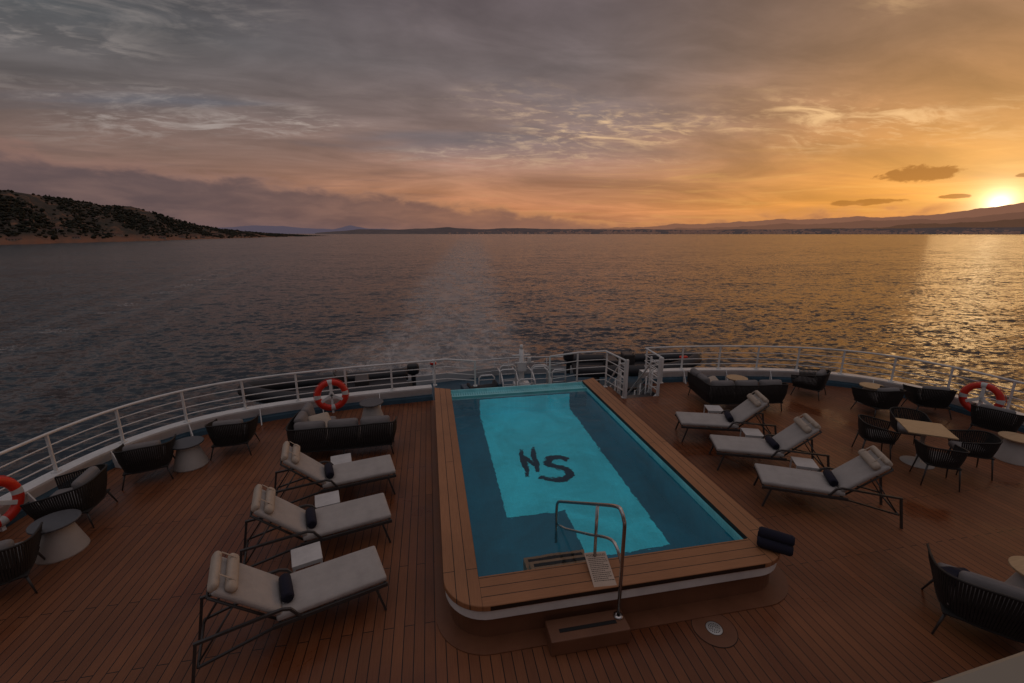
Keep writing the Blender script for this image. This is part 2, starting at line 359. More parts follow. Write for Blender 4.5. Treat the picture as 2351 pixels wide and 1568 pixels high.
# ---------------------------------------------------------------- sea
SEA=-10.
def build_sea():
    az=np.concatenate([np.arange(-180,-60,4.),np.arange(-60,78,.14),np.arange(78,180,4.)]); az=np.radians(az)
    r=[8.,20.,30.]
    while r[-1]<40000: r.append(r[-1]*(1.0085 if r[-1]<180 else 1.0125 if r[-1]<1500 else 1.04))
    r=np.array(r); A,RR=np.meshgrid(az,r); X=(RR*np.sin(A)); Y=(RR*np.cos(A)); Z=np.zeros_like(X)
    cell=RR*np.where(RR<180,.0085,.0125)
    for i in range(56):
        wl=.8*(5.0/.8)**(i/55.); k=2*math.pi/wl
        th=R(8)+rng.normal(0,.65); amp=.0056*wl*(1. if wl<1.8 else (1.8/wl)**1.6)
        att=np.clip((wl/cell-2.2)/2.,0,1)
        ph=rng.uniform(0,6.28); g=k*(X*math.sin(th)+Y*math.cos(th))+ph
        Z+=amp*att*(np.sin(g)+.3*np.sin(2*g))
    n0,n1=X.shape
    v=np.stack([X,Y,Z+SEA],-1).reshape(-1,3)
    idx=np.arange(n0*n1).reshape(n0,n1); nx=np.roll(idx,-1,1)
    f=np.stack([idx[:-1],nx[:-1],nx[1:],idx[1:]],-1).reshape(-1,4)[:, ::-1]
    me=bpy.data.meshes.new('water'); me.vertices.add(len(v)); me.vertices.foreach_set('co',v.ravel().astype(np.float32))
    me.loops.add(f.size); me.loops.foreach_set('vertex_index',f.ravel().astype(np.int32))
    me.polygons.add(len(f)); me.polygons.foreach_set('loop_start',np.arange(0,f.size,4,dtype=np.int32)); me.polygons.foreach_set('loop_total',np.full(len(f),4,np.int32))
    me.update(calc_edges=True); me.polygons.foreach_set('use_smooth',np.ones(len(f),bool)); me.validate()
    o=bpy.data.objects.new('water',me); col.objects.link(o); structure(o)
    m,t,b=newmat('sea_water'); geo=t.new('ShaderNodeNewGeometry'); p=geo.outputs['Position']; nrm=geo.outputs['Normal']; x,y,z=t.sep(p)
    # wake mask
    xc=t.m('ADD',t.m('MULTIPLY',y,.098),-4.2); hw=t.m('ADD',t.m('MULTIPLY',y,.020),8.)
    q=t.m('DIVIDE',t.m('ABSOLUTE',t.m('SUBTRACT',t.m('ADD',x,t.m('MULTIPLY',t.m('SUBTRACT',t.noise(p,.07,5,.65),.5),16.)),xc)),hw)
    ins=t.m('MULTIPLY',t.mr(q,1.5,.4),t.m('GREATER_THAN',y,10.))
    edge=t.m('MULTIPLY',t.mr(q,.4,.9),t.mr(q,1.4,1.0))
    # wave slopes straight from vector noise, so distant water keeps its roughness
    def slope(sc,stretch,amp,det,rt=-8):
        c=t.noise(t.vscale(p,(stretch,1.,.5),(0,0,R(rt))),sc,det,.62,.3,out=1)
        return t.vm('SCALE',t.vm('SUBTRACT',c,(.5,.5,.5)),sc=amp)
    s_=t.vm('ADD',t.vm('ADD',slope(2.0,.55,1.45,3),slope(.6,.5,.85,2,5)),slope(.12,.4,.36,2,-15))
    gust=t.mr(t.noise(t.vscale(p,(.35,1,1),(0,0,R(-15))),.018,4,.55,.6),.3,.7,.72,1.2)
    s_=t.vm('MULTIPLY',t.vm('SCALE',s_,sc=gust),(1.1,1.,0.))
    t.put(b.inputs['Normal'],t.vm('NORMALIZE',t.vm('ADD',nrm,s_)))
    ftx=t.noise(t.vscale(p,(1.1,.45,1)),.8,6,.72,1.2); ftx2=t.noise(t.vscale(p,(.5,.10,1),(0,0,R(5))),.5,4,.6,.8)
    foam=t.m('MULTIPLY',t.mr(ftx,.44,.68),t.m('ADD',t.m('MULTIPLY',ins,.40),t.m('MULTIPLY',t.m('MULTIPLY',edge,ins),.34)))
    foam=t.m('MULTIPLY',foam,t.mr(y,500,50))
    foam=t.m('ADD',foam,t.m('MULTIPLY',t.m('MULTIPLY',ins,t.mr(ftx2,.3,.7,.5,1.25)),t.mr(y,1600,90,.10,.34)),clamp=True)
    # side ripples of the bow wave, parallel lines fanning to port
    xk=t.m('SUBTRACT',-42.,t.m('MULTIPLY',y,.19))
    dk=t.m('SUBTRACT',x,xk)
    k=t.mr(t.m('ABSOLUTE',dk),4.,0.)
    cap=t.m('MULTIPLY',t.m('MULTIPLY',k,t.mr(t.noise(t.vscale(p,(.2,1,1)),.16,2,.5),.54,.6)),t.mr(t.noise(p,1.4,5,.7),.47,.6))
    cap=t.m('MULTIPLY',cap,t.mr(y,300,120))
    lines=t.m('MULTIPLY',t.m('POWER',t.m('ABSOLUTE',t.m('SINE',t.m('MULTIPLY',dk,.35))),6.),t.mr(t.m('ABSOLUTE',dk),28.,4.,0.,.10))
    foam=t.m('ADD',t.m('ADD',foam,t.m('MULTIPLY',cap,.65)),t.m('MULTIPLY',lines,t.mr(y,700,150)),clamp=True)
    c=t.mix(foam,(.018,.026,.036,1),(.58,.56,.54,1))
    t.put(b.inputs['Base Color'],c); t.put(b.inputs['Roughness'],t.mr(foam,0,.6,.19,.34,False)); b.inputs['IOR'].default_value=1.333
    me.materials.append(m)
build_sea()

# ---------------------------------------------------------------- land
def landmat(name,c1,c2,c3,em,haze,sc,st=(.35,.5,.66),warm=None):
    m,t,b=newmat(name); p=geopos(t)
    n=t.noise(t.vscale(p,(1,1,3)),sc,7,.65,.5)
    cc=t.ramp(n,[(st[0],(*c1,1)),(st[1],(*c2,1)),(st[2],(*c3,1))])
    if warm: cc=t.mix(t.mr(t.m('ADD',t.sep(p)[2],t.m('MULTIPLY',n,14.)),12.,0.,0.,.85),cc,(*warm,1))
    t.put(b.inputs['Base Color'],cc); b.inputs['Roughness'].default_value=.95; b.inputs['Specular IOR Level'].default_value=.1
    b.inputs['Emission Color'].default_value=haze; b.inputs['Emission Strength'].default_value=em  # distance haze painted onto the land as a constant emission
    return m
def interp(x,pts): return float(np.interp(x,[p[0] for p in pts],[p[1] for p in pts]))
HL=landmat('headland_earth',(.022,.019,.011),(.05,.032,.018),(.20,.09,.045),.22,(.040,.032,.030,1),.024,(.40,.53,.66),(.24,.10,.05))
shore=[(-62,760),(-50,790),(-37.4,857),(-28,1085),(-20,1520),(-12.5,2370),(-11.5,2500)]
rid=[(-62,2.6),(-50,3.7),(-42,3.75),(-37.4,3.62),(-34.1,3.12),(-31.1,2.6),(-29.2,2.6),(-28,2.15),(-26,1.45),(-24.3,.86),(-21.7,.42),(-18.4,.1),(-12.6,-.28),(-11.5,-.34)]
def headland():
    azs=np.arange(-62,-11.4,.16); K=34; v=[];f=[]
    for i,a in enumerate(azs):
        rs=interp(a,shore)*(1+.012*math.sin(a*2.3)+.006*math.sin(a*7)); rr=rs*(1.42 if a<-22 else 1.42-.3*min(1,(a+22)/9)); zr=2.0+math.tan(R(interp(a,rid)))*rr
        for j in range(K):
            s=j/(K-1)*1.25
            r=rs+(rr-rs)*s
            if s<=1:
                p=min(s/.04,1)*.07+ .93*(s**1.15); p=.45*p+.55*(p*p*(3-2*p))
            else: p=1-((s-1)/.25)**1.5*.6
            z=SEA-1.5+(zr-SEA+1.5)*p
            nz=(math.sin(a*1.9+s*9)+math.sin(a*4.7-s*14)*.6+math.sin(a*11+s*23)*.3)
            z+=nz*(zr-SEA)*.03*math.sin(math.pi*min(s,1))+ random.uniform(-.4,.4)*min(1,s*4)
            v.append((r*math.sin(R(a)),r*math.cos(R(a)),z))
    M=len(azs)
    for i in range(M-1):
        for j in range(K-1): f.append((i*K+j,(i+1)*K+j,(i+1)*K+j+1,i*K+j+1))
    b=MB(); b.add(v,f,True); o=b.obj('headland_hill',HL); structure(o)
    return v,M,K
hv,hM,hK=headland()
SC=simple('scrub_green',(.016,.018,.009),.95,0,.4,.05,world=True)
SC2=simple('scrub_olive',(.028,.025,.013),.95,0,.4,.05,world=True)
def scrub():
    bm=bmesh.new(); bmesh.ops.create_icosphere(bm,subdivisions=1,radius=1); bm.verts.index_update()
    bv=[v.co.copy() for v in bm.verts]; bf=[[v.index for v in f.verts] for f in bm.faces]; bm.free()
    mb=MB(); n=0
    while n<12000:
        i=random.randrange(hM-1); j=int(random.triangular(3,hK*.84,hK*.48)); p=Vector(hv[i*hK+j])
        if p.z<SEA+6 and random.random()<.92 and i<200: continue
        dens=math.sin(p.x*.02)+math.sin(p.y*.023+1)+math.sin((p.x+p.y)*.041)+ (j/hK-.28)*3.4
        if dens+random.uniform(-1.2,.9)<0: continue
        az=math.degrees(math.atan2(p.x,p.y)); far=p.length/1000
        s=random.uniform(1.5,3.4)*(.8+.3*far); h=s*random.uniform(.45,.9)
        if az>-21: s*=.7;h*=.6
        if random.random()<.10: h*=1.8; s*=.5
        p.x+=random.uniform(-12,12); p.y+=random.uniform(-12,12)
        vs=[(p.x+q.x*s*random.uniform(.7,1.3),p.y+q.y*s*random.uniform(.7,1.3),p.z+h*.2+q.z*h*random.uniform(.7,1.3)) for q in bv]
        mb.add(vs,bf,True,SC if random.random()<.7 else SC2); n+=1
    o=mb.obj('scrub_woodland'); o['kind']='stuff'; o['label']='dense dark green scrub and pines covering the headland'; o['category']='vegetation'
scrub()
HW=simple('far_house_wall',(.30,.26,.23),.8); HRf=simple('far_house_roof',(.13,.065,.045),.8)
def houses():
    spots=[(-37.2,.1),(-36.2,.45),(-34.6,.3),(-33.5,.12),(-31.8,.55),(-30.6,.2),(-28.5,.1),(-27.2,.08),(-25.6,.12),(-24.6,.2),(-23.9,.15),(-22.8,.3),(-21.6,.3),(-20.2,.4)]
    for q,(a,s) in enumerate(spots):
        i=int((a+62)/.16); j=int(s/1.25*(hK-1)); p=Vector(hv[i*hK+j])
        L,W,Hh=random.uniform(8,14),random.uniform(6,8),random.uniform(2.6,4)
        mb=MB(); mb.box((0,0,Hh/2-1),(L,W,Hh+2),mat=HW)
        mb.add([(-L/2-.4,-W/2-.4,Hh),(L/2+.4,-W/2-.4,Hh),(L/2+.4,W/2+.4,Hh),(-L/2-.4,W/2+.4,Hh),(-L/2,0,Hh+2),(L/2,0,Hh+2)],[(0,1,5,4),(2,3,4,5),(1,2,5),(3,0,4)],False,HRf)
        for k in range(int(L/3)): mb.box((-L/2+1.5+k*3,-W/2-.02,Hh*.55),(1.1,.06,1.3),mat=DARK)
        o=mb.obj('house'); o.location=p; o.rotation_euler=(0,0,random.uniform(-.6,.6)+R(25))
        o['label']='small pale house with a tiled roof on the headland'; o['category']='house'; o['group']='houses scattered along the headland'
houses()
def ridge(name,mat,prof,r,a0,a1,amp,seed,depth=.12,step=.12):
    rg=np.random.default_rng(seed); ph=rg.uniform(0,6.28,12); v=[];f=[]
    azs=np.arange(a0,a1,step); K=7
    for a in azs:
        e0=interp(a,prof); nz=sum(math.sin(a*(.7*1.6**k)+ph[k])/(1.45**k) for k in range(10))
        zt=4.4+math.tan(R(e0+amp*nz*.3))*r
        for j in range(K):
            s=j/(K-1); rr=r*(1-depth*(1-s)); z=SEA-2+(zt-SEA+2)*(s**.8 if s else 0)+ (math.sin(a*9+j*2)*.04*(zt-SEA) if 0<j<K-1 else 0)
            v.append((rr*math.sin(R(a)),rr*math.cos(R(a)),z))
    M=len(azs)
    for i in range(M-1):
        for j in range(K-1): f.append((i*K+j,(i+1)*K+j,(i+1)*K+j+1,i*K+j+1))
    b=MB(); b.add(v,f,True); return structure(b.obj(name,mat))
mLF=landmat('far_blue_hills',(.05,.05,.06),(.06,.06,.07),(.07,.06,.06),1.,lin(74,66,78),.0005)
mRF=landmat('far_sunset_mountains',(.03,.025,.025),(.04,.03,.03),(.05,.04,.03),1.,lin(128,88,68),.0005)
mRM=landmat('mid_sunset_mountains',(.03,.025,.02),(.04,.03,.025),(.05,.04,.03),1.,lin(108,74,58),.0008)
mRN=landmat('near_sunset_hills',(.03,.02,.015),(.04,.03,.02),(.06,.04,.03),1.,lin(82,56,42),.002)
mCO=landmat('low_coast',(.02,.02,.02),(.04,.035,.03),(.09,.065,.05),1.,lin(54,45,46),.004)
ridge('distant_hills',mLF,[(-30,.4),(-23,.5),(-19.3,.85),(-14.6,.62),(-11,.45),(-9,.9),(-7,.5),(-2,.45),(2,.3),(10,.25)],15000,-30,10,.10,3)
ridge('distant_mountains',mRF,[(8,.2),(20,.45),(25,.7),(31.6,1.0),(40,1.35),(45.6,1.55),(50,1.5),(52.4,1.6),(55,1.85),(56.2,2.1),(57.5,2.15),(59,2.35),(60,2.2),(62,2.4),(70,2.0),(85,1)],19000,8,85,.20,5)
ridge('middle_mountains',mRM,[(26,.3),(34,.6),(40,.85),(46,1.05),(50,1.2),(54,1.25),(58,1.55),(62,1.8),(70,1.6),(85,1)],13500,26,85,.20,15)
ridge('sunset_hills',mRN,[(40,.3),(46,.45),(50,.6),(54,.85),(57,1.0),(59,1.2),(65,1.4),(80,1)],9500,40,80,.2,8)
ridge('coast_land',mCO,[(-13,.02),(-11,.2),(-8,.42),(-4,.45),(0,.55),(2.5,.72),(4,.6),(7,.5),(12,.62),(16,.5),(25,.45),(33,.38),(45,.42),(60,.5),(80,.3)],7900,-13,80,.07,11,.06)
TOWN=simple('far_town_walls',(.26,.20,.17),.9,0,.5,.01,world=True)
mt=TOWN.node_tree.nodes['Principled BSDF']; mt.inputs['Emission Color'].default_value=lin(88,64,56); mt.inputs['Emission Strength'].default_value=.7  # haze over the town, put into its walls as emission
def town():
    mb=MB()
    for i in range(1500):
        a=random.triangular(1,66,30) if random.random()<.7 else random.uniform(22,62)
        dens=.5+.5*math.sin(a*.8)+.3*math.sin(a*2.3)
        if random.random()>dens+.25: continue
        s=random.random()**1.6; r=7400+s*380
        z=SEA+ s*45; W=random.uniform(14,40); h=random.uniform(10,26)
        mb.box((r*math.sin(R(a)),r*math.cos(R(a)),z+h/2),(W,W*.7,h))
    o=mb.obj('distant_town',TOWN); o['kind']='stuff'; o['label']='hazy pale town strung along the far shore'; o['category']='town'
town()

# ---------------------------------------------------------------- ship structure
Lc=catmull([(-6.72,-2),(-6.72,3),(-6.68,6),(-6.46,7.8),(-6.02,9.1),(-5.2,10.05),(-3.9,10.65),(-2.,11.05),(-.05,11.28)],8)
Rc=catmull([(6.15,11.45),(7.5,11.38),(9.3,11.08),(10.9,10.6),(12.1,9.85),(12.75,8.85),(13.02,7.7),(13.1,6),(13.1,3),(13.1,-2)],8)
Lc=[Vector((p[0],p[1],0)) for p in Lc]; Rc=[Vector((p[0],p[1],0)) for p in Rc]
def poly(mb,pts,z,mat=None):
    bm=bmesh.new(); vs=[bm.verts.new((p[0],p[1],z)) for p in pts]; bm.faces.new(vs); bm.normal_update(); bmesh.ops.triangulate(bm,faces=bm.faces[:],ngon_method='EAR_CLIP'); bm.verts.index_update(); bm.normal_update()
    fs=[]
    for f in bm.faces:
        ids=[v.index for v in f.verts]
        if f.normal.z<0: ids.reverse()
        fs.append(ids)
    mb.add([v.co.copy() for v in bm.verts],fs,False,mat); bm.free()
mb=MB()
poly(mb,[(.2,-2)]+[tuple(p[:2]) for p in Lc]+[(.2,11.28)],0)
poly(mb,[(.2,-2),(4.15,-2),(4.15,4.1),(.2,4.1)],0)
poly(mb,[(4.15,-2),(4.15,11.45),(5.1,11.45),(5.1,10.45),(6.15,10.45)]+[tuple(p[:2]) for p in Rc],0)
poly(mb,[(.2,10.66),(4.15,10.66),(4.15,11.3),(.2,11.28)],0)
structure(mb.obj('deck_floor',DECK))
mb=MB(); mb.box((2,-.568,2.3),(16,3.2,.2),bev=.02); o=mb.obj('upper_deck_ledge',CREAMLEDGE); o.rotation_euler=(0,0,R(3.9)); structure(o)
LO=catmull([(-7.2,8),(-7.0,13),(-6,17.3),(-3,19.1),(2,20.3),(4.5,20.5),(8,19.8),(11.5,18),(13.2,13),(13.3,8)],6)
mb=MB(); poly(mb,LO,-2.5); structure(mb.obj('lower_deck_floor',BLUEDECK_SHADE))
def wallstrip(name,pts,z0,z1,mat):
    v=[];f=[]
    for p in pts: v+= [(p[0],p[1],z0),(p[0],p[1],z1)]
    for i in range(len(pts)-1): f.append((2*i,2*i+2,2*i+3,2*i+1))
    b=MB(); b.add(v,f,True); return structure(b.obj(name,mat))
wallstrip('hull_wall',LO,SEA-2,-2.1,HULL)
wallstrip('aft_wall',[Vector((p[0],p[1]+.02,0)) for p in Lc],-2.5,-.01,HULL)
wallstrip('aft_wall',[Vector((p[0],p[1]+.02,0)) for p in Rc],-2.5,-.01,HULL)
def bulwark(path,side):
    path=resample(path,.25)
    nor=[]
    for i,p in enumerate(path):
        a=path[max(i-1,0)]; b=path[min(i+1,len(path)-1)]; tt=(b-a).normalized(); nor.append(Vector((-tt.y,tt.x,0))*side)
    prof=[(0,0.0),(.02,.10),(.10,.14),(.03,.32),(.03,.36),(.28,.36),(.32,.10),(.32,-.6)]
    v=[];f=[];n=len(prof)
    for p,no in zip(path,nor):
        for o_,z in prof: v.append(p+no*o_+Vector((0,0,z)))
    f2=[]
    for i in range(len(path)-1):
        for j in range(n-1):
            q=(i*n+j,(i+1)*n+j,(i+1)*n+j+1,i*n+j+1); (f2 if j==1 or j==0 else f).append(q if side<0 else q[::-1])
    mb=MB(); mb.add(v,f,False,WHITE); mb.add(v,f2,False,BLUEDECK_SHADE)  # blue faces paint in the shadow beneath the white board
    st=resample(path,1.35)
    for p in st[1:-1]:
        k=min(range(len(path)),key=lambda i:(path[i]-p).length); no=nor[k]; tt=Vector((-no.y,no.x,0))
        a=[p+tt*.01-no*.18+Vector((0,0,.004)),p+tt*.01+no*.03+Vector((0,0,.34)),p+tt*.01+no*.03+Vector((0,0,.004))]
        b=[q-tt*.02 for q in a]
        mb.add(a+b,[(0,1,2),(5,4,3),(0,3,4,1)],False,WHITE)
    e_=thing('bulwark','low white curved steel bulwark with brackets around the deck','bulwark')
    mb.obj('steel_plate',None,e_)
    return [(p+no*.16) for p,no in zip(path,nor)]
lb=bulwark(Lc,1); rb=bulwark(Rc,1)
def railing(path,label,posts=1.15,z0=.36,zt=1.07,bars=(.52,.68,.86)):
    e_=thing('guard_rail',label,'railing')
    mb=MB(); mb.tube([p+Vector((0,0,zt)) for p in path],.026,8); mb.obj('handrail',WHITE,e_)
    for z in bars:
        mb=MB(); mb.tube([p+Vector((0,0,z)) for p in path],.012,6); mb.obj('rail_bar',WHITE,e_)
    for p in resample(path,posts):
        mb=MB(); mb.box((p.x,p.y,(z0+zt)/2),(.045,.03,zt-z0)); mb.box((p.x,p.y,z0+.01),(.1,.1,.02)); mb.obj('post',WHITE,e_)
railing(resample(lb,.3)+[Vector((.35,11.5,0)),Vector((1.1,11.2,0))],'white tubular guard rail along the curved deck edge')
railing([Vector((6.2,10.5,0)),Vector((6.25,11.6,0))]+resample(rb,.3)[1:],'white tubular guard rail curving past the wicker seats')
railing([Vector((3.2,11.25,0)),Vector((4.1,11.5,0)),Vector((4.95,11.5,0)),Vector((5.1,10.5,0))],'white guard rail between pool end and stairs',posts=.8,z0=0,bars=(.2,.4,.6,.82))

e_=thing('stairway','white steel stairway with slatted rails descending aft','stairway')
for i in range(9):
    mb=MB(); mb.box((5.62,10.75+i*.26,-.12-i*.26),(.92,.25,.04)); mb.obj('tread',FRAME,e_)
for x in (5.14,6.1):
    mb=MB(); mb.tube([(x,10.5,0),(x,12.9,-2.4)],.05,6)
    mb.tube([(x,10.5,1.0),(x,10.9,.85),(x,12.9,-1.3)],.026,8)
    for z in (.25,.5,.75): mb.tube([(x,10.5,z),(x,10.8,z-.1),(x,12.9,z-2.3)],.014,6)
    for k in range(7): mb.tube([(x,10.5+k*.32,-.02-k*.32+.0),(x,10.5+k*.32,1.0-k*.33)],.022,6)
    mb.box((x,10.46,.55),(.06,.06,1.1)); mb.box((x,10.95,.45),(.045,.045,1.1))
    for k in range(5): mb.box((x,10.70,.16+k*.18),(.03,.46,.022))
    mb.obj('stair_rail',WHITE,e_)

# ---------------------------------------------------------------- pool
pool=thing('swimming_pool','raised deck pool with brown board coping and turquoise mosaic','swimming pool')
def upath(x0,x1,y0,y1,r,n=10):
    pts=[(x0,y1)]
    for k in range(n+1):
        a=math.pi+ (math.pi/2)*k/n; pts.append((x0+r+r*math.cos(a),y0+r+r*math.sin(a)))
    for k in range(n+1):
        a=1.5*math.pi+(math.pi/2)*k/n; pts.append((x1-r+r*math.cos(a),y0+r+r*math.sin(a)))
    pts.append((x1,y1)); return pts
def ring(name,outer,inner,z0,z1,mat,parent,bev=0):
    v=[];f=[];n=len(outer)
    for (a,b) in zip(outer,inner): v+=[(a[0],a[1],z0),(a[0],a[1],z1),(b[0],b[1],z1),(b[0],b[1],z0)]
    for i in range(n-1):
        o=i*4;q=o+4
        f+=[(o,q,q+1,o+1),(o+1,q+1,q+2,o+2),(o+2,q+2,q+3,o+3),(o+3,q+3,q,o)]
    f+=[(0,1,2,3),(4*n-1,4*n-2,4*n-3,4*n-4)]
    b=MB(); b.add(v,f,False); ob=b.obj(name,mat,parent)
    if bev:
        md=ob.modifiers.new('b','BEVEL'); md.width=bev; md.segments=2; md.limit_method='ANGLE'
    return ob
inn=upath(.41,3.97,4.28,10.72,.02)
ring('pool_coping',upath(0,4.36,3.84,10.9,.5),inn,.425,.50,COPE,pool,.012)
ring('white_band',upath(.02,4.34,3.86,10.85,.49),upath(.3,4.0,4.2,10.8,.1),.30,.425,WHITE,pool)
ring('pool_base',upath(.07,4.29,3.91,10.85,.45),upath(.3,4.0,4.2,10.8,.1),0,.30,BASEB,pool)
ring('pool_plinth',upath(-.1,4.48,3.70,10.85,.6),upath(.3,4.0,4.2,10.8,.1),0,.014,RINGB,pool)
YF=10.35
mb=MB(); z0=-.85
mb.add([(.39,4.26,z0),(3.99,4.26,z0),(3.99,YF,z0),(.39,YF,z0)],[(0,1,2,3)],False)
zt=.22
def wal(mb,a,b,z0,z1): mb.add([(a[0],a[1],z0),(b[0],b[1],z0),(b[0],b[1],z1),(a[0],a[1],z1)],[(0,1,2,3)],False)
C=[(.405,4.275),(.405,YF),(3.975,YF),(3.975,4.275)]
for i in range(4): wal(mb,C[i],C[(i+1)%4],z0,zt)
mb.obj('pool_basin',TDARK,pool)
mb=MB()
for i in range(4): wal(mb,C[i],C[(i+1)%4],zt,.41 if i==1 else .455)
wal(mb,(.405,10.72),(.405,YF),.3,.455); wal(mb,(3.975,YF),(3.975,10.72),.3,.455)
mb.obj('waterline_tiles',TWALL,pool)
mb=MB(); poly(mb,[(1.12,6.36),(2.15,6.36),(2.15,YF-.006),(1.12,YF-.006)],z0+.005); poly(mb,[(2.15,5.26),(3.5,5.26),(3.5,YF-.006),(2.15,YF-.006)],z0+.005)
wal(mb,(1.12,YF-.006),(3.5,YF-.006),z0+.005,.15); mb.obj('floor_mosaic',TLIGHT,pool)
def stroke(mb,pts,wd,z):
    P=catmull([(a,b,0) for a,b in pts],8); n=len(P); v=[];f=[]
    for i,p in enumerate(P):
        a=P[max(i-1,0)];b=P[min(i+1,n-1)];tt=(b-a).normalized();no=Vector((-tt.y,tt.x,0)); s=i/(n-1); k=wd*(.35+.65*math.sin(math.pi*min(max(s,.04),.96))**.5)
        v+=[p+no*k/2+Vector((0,0,z)),p-no*k/2+Vector((0,0,z))]
    for i in range(n-1): f.append((2*i,2*i+1,2*i+3,2*i+2))
    mb.add(v,f,False)
mb=MB(); z=z0+.012
def em(l,wd,dz,ox=0,oy=0): stroke(mb,[(2.12+ox+a,7.85+oy+b) for a,b in l],wd,z+dz)
# bold S run together with slimmer slanted strokes of the second letter
em([(.33,.20),(.20,.36),(-.02,.34),(-.10,.15),(.02,.02),(.18,-.10),(.22,-.30),(.04,-.44),(-.20,-.40),(-.40,-.24)],.18,0,.22,-.18)
em([(-.40,-.36),(-.36,.0),(-.36,.30),(-.32,.62)],.12,.002)
em([(-.34,.46),(-.27,.22),(-.20,.02),(-.14,-.08)],.10,.004)
em([(-.18,-.30),(-.12,.06),(-.10,.36),(-.04,.66)],.12,.006)
mb.obj('emblem',EMB,pool)
mb=MB()
mb.add([(.405,4.275,.385),(3.975,4.275,.385),(3.975,YF,.385),(.405,YF,.385)],[(0,1,2,3)],False); mb.obj('pool_water',PWATER,pool)
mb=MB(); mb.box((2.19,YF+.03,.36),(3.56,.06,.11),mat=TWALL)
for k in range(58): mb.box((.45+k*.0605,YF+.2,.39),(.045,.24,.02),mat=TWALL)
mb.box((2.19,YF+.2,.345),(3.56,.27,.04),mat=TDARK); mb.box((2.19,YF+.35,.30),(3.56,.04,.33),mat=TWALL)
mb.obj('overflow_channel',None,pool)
WSTEP=simple('underwater_step',(.40,.21,.11),.6,0,.1,8)
for i in range(2):
    mb=MB(); zt=.27-i*.34; mb.box((1.52,4.28+.16+i*.32,(zt+z0)/2),(.86,.32,zt-z0),mat=WSTEP)
    mb.box((1.52,4.28+.09+i*.32,zt+.004),(.76,.03,.008),mat=ANTISLIP); mb.box((1.52,4.28+.25+i*.32,zt+.004),(.76,.05,.008),mat=ANTISLIP)
    mb.obj('pool_step',None,pool)

st=thing('boarding_step','brown box step with black anti-slip strip beside pool','step',(1.55,3.70,0))
mb=MB(); mb.box((0,0,.095),(.90,.28,.19),bev=.012); mb.obj('step_box',BASEB,st)
mb=MB(); mb.box((0,-.02,.192),(.66,.045,.006)); mb.obj('grip_strip',ANTISLIP,st)
hr=thing('pool_handrail','polished stainless steel handrail stepping into the pool','handrail')
def XX(y): return 1.93-.2*(y-3.74)
def hv3(l): return [Vector((XX(a),a,b)) for a,b in l]
def hp(l): return catmull([tuple(q) for q in hv3(l)],6)
mb=MB(); mb.tube(hv3([(3.74,.19),(3.74,1.0),(3.74,1.36)])+hp([(3.745,1.40),(3.80,1.49),(3.90,1.50),(4.3,1.27)])+hv3([(5.05,.82)])+hp([(5.10,.79),(5.18,.73),(5.22,.62),(5.22,.3)])+hv3([(5.22,-.2)]),.021,12); mb.obj('top_tube',STEEL,hr)
mb=MB(); mb.tube(hv3([(4.25,.5),(4.25,1.30)]),.019,12); mb.lathe([(0,.0),(.05,.0),(.05,.012),(.024,.02)],16,M=Matrix.Translation((XX(4.25),4.25,.501))); mb.obj('inner_post',STEEL,hr)
mb=MB(); mb.tube(hp([(3.75,.88),(3.85,1.02),(4.0,1.02),(4.4,.78)])+hv3([(4.95,.46),(5.1,.40),(5.22,.33)]),.017,12); mb.obj('lower_tube',STEEL,hr)
mb=MB(); mb.lathe([(0,.0),(.055,.0),(.055,.012),(.03,.02)],16,M=Matrix.Translation((XX(3.74),3.74,.195))); mb.obj('base_flange',STEEL,hr)
sg=thing('pool_rules_sign','tan card reading POOL RULES leaning on the coping','sign',(1.83,4.08,.545),R(-4))
sg.rotation_euler=(R(13),0,R(-4))
mb=MB(); mb.box((0,0,0),(.27,.45,.008),bev=.003); mb.obj('card_board',PAPER,sg)
cu=bpy.data.curves.new('t','FONT'); cu.body='POOL RULES'; cu.size=.042; cu.align_x='CENTER'; cu.align_y='CENTER'
tmp=bpy.data.objects.new('t',cu); col.objects.link(tmp); dg=bpy.context.evaluated_depsgraph_get(); me=bpy.data.meshes.new_from_object(tmp.evaluated_get(dg)); bpy.data.objects.remove(tmp)
me.materials.clear(); me.materials.append(INK); tx=bpy.data.objects.new('sign_lettering',me); col.objects.link(tx); tx.parent=sg; tx.location=(0,.18,.0055)
mb=MB()
for k in range(13):
    yy=.14-k*.024; x=-.11
    while x<.10-(.05 if k%4==3 else 0):
        wd=random.uniform(.01,.03); mb.box((x+wd/2,yy,.0055),(wd,.007,.001)); x+=wd+.006
mb.obj('sign_small_print',INK,sg)
dr=thing('deck_drain','round steel floor drain with ring inlay in boards','drain',(3.03,3.55,0))
mb=MB(); mb.lathe([(0,.008),(.085,.008),(.09,.004),(.09,0)],32); mb.obj('drain_grate',simple('matte_steel',(.5,.5,.48),.5,.3),dr)
mb=MB()
for rr,nn in ((.02,6),(.04,12),(.06,18)):
    for k in range(nn):
        a=2*math.pi*k/nn; mb.lathe([(0,.0095),(.0065,.0095)],6,M=Matrix.Translation((rr*math.cos(a),rr*math.sin(a),0)))
mb.obj('drain_hole',ANTISLIP,dr)
mb=MB(); mb.lathe([(.092,.0045),(.24,.0045)],48); mb.obj('ring_board',RINGB,dr)
mb=MB(); mb.lathe([(.24,.006),(.247,.006)],48); mb.lathe([(.09,.006),(.095,.006)],32); mb.obj('ring_seam',ANTISLIP,dr)
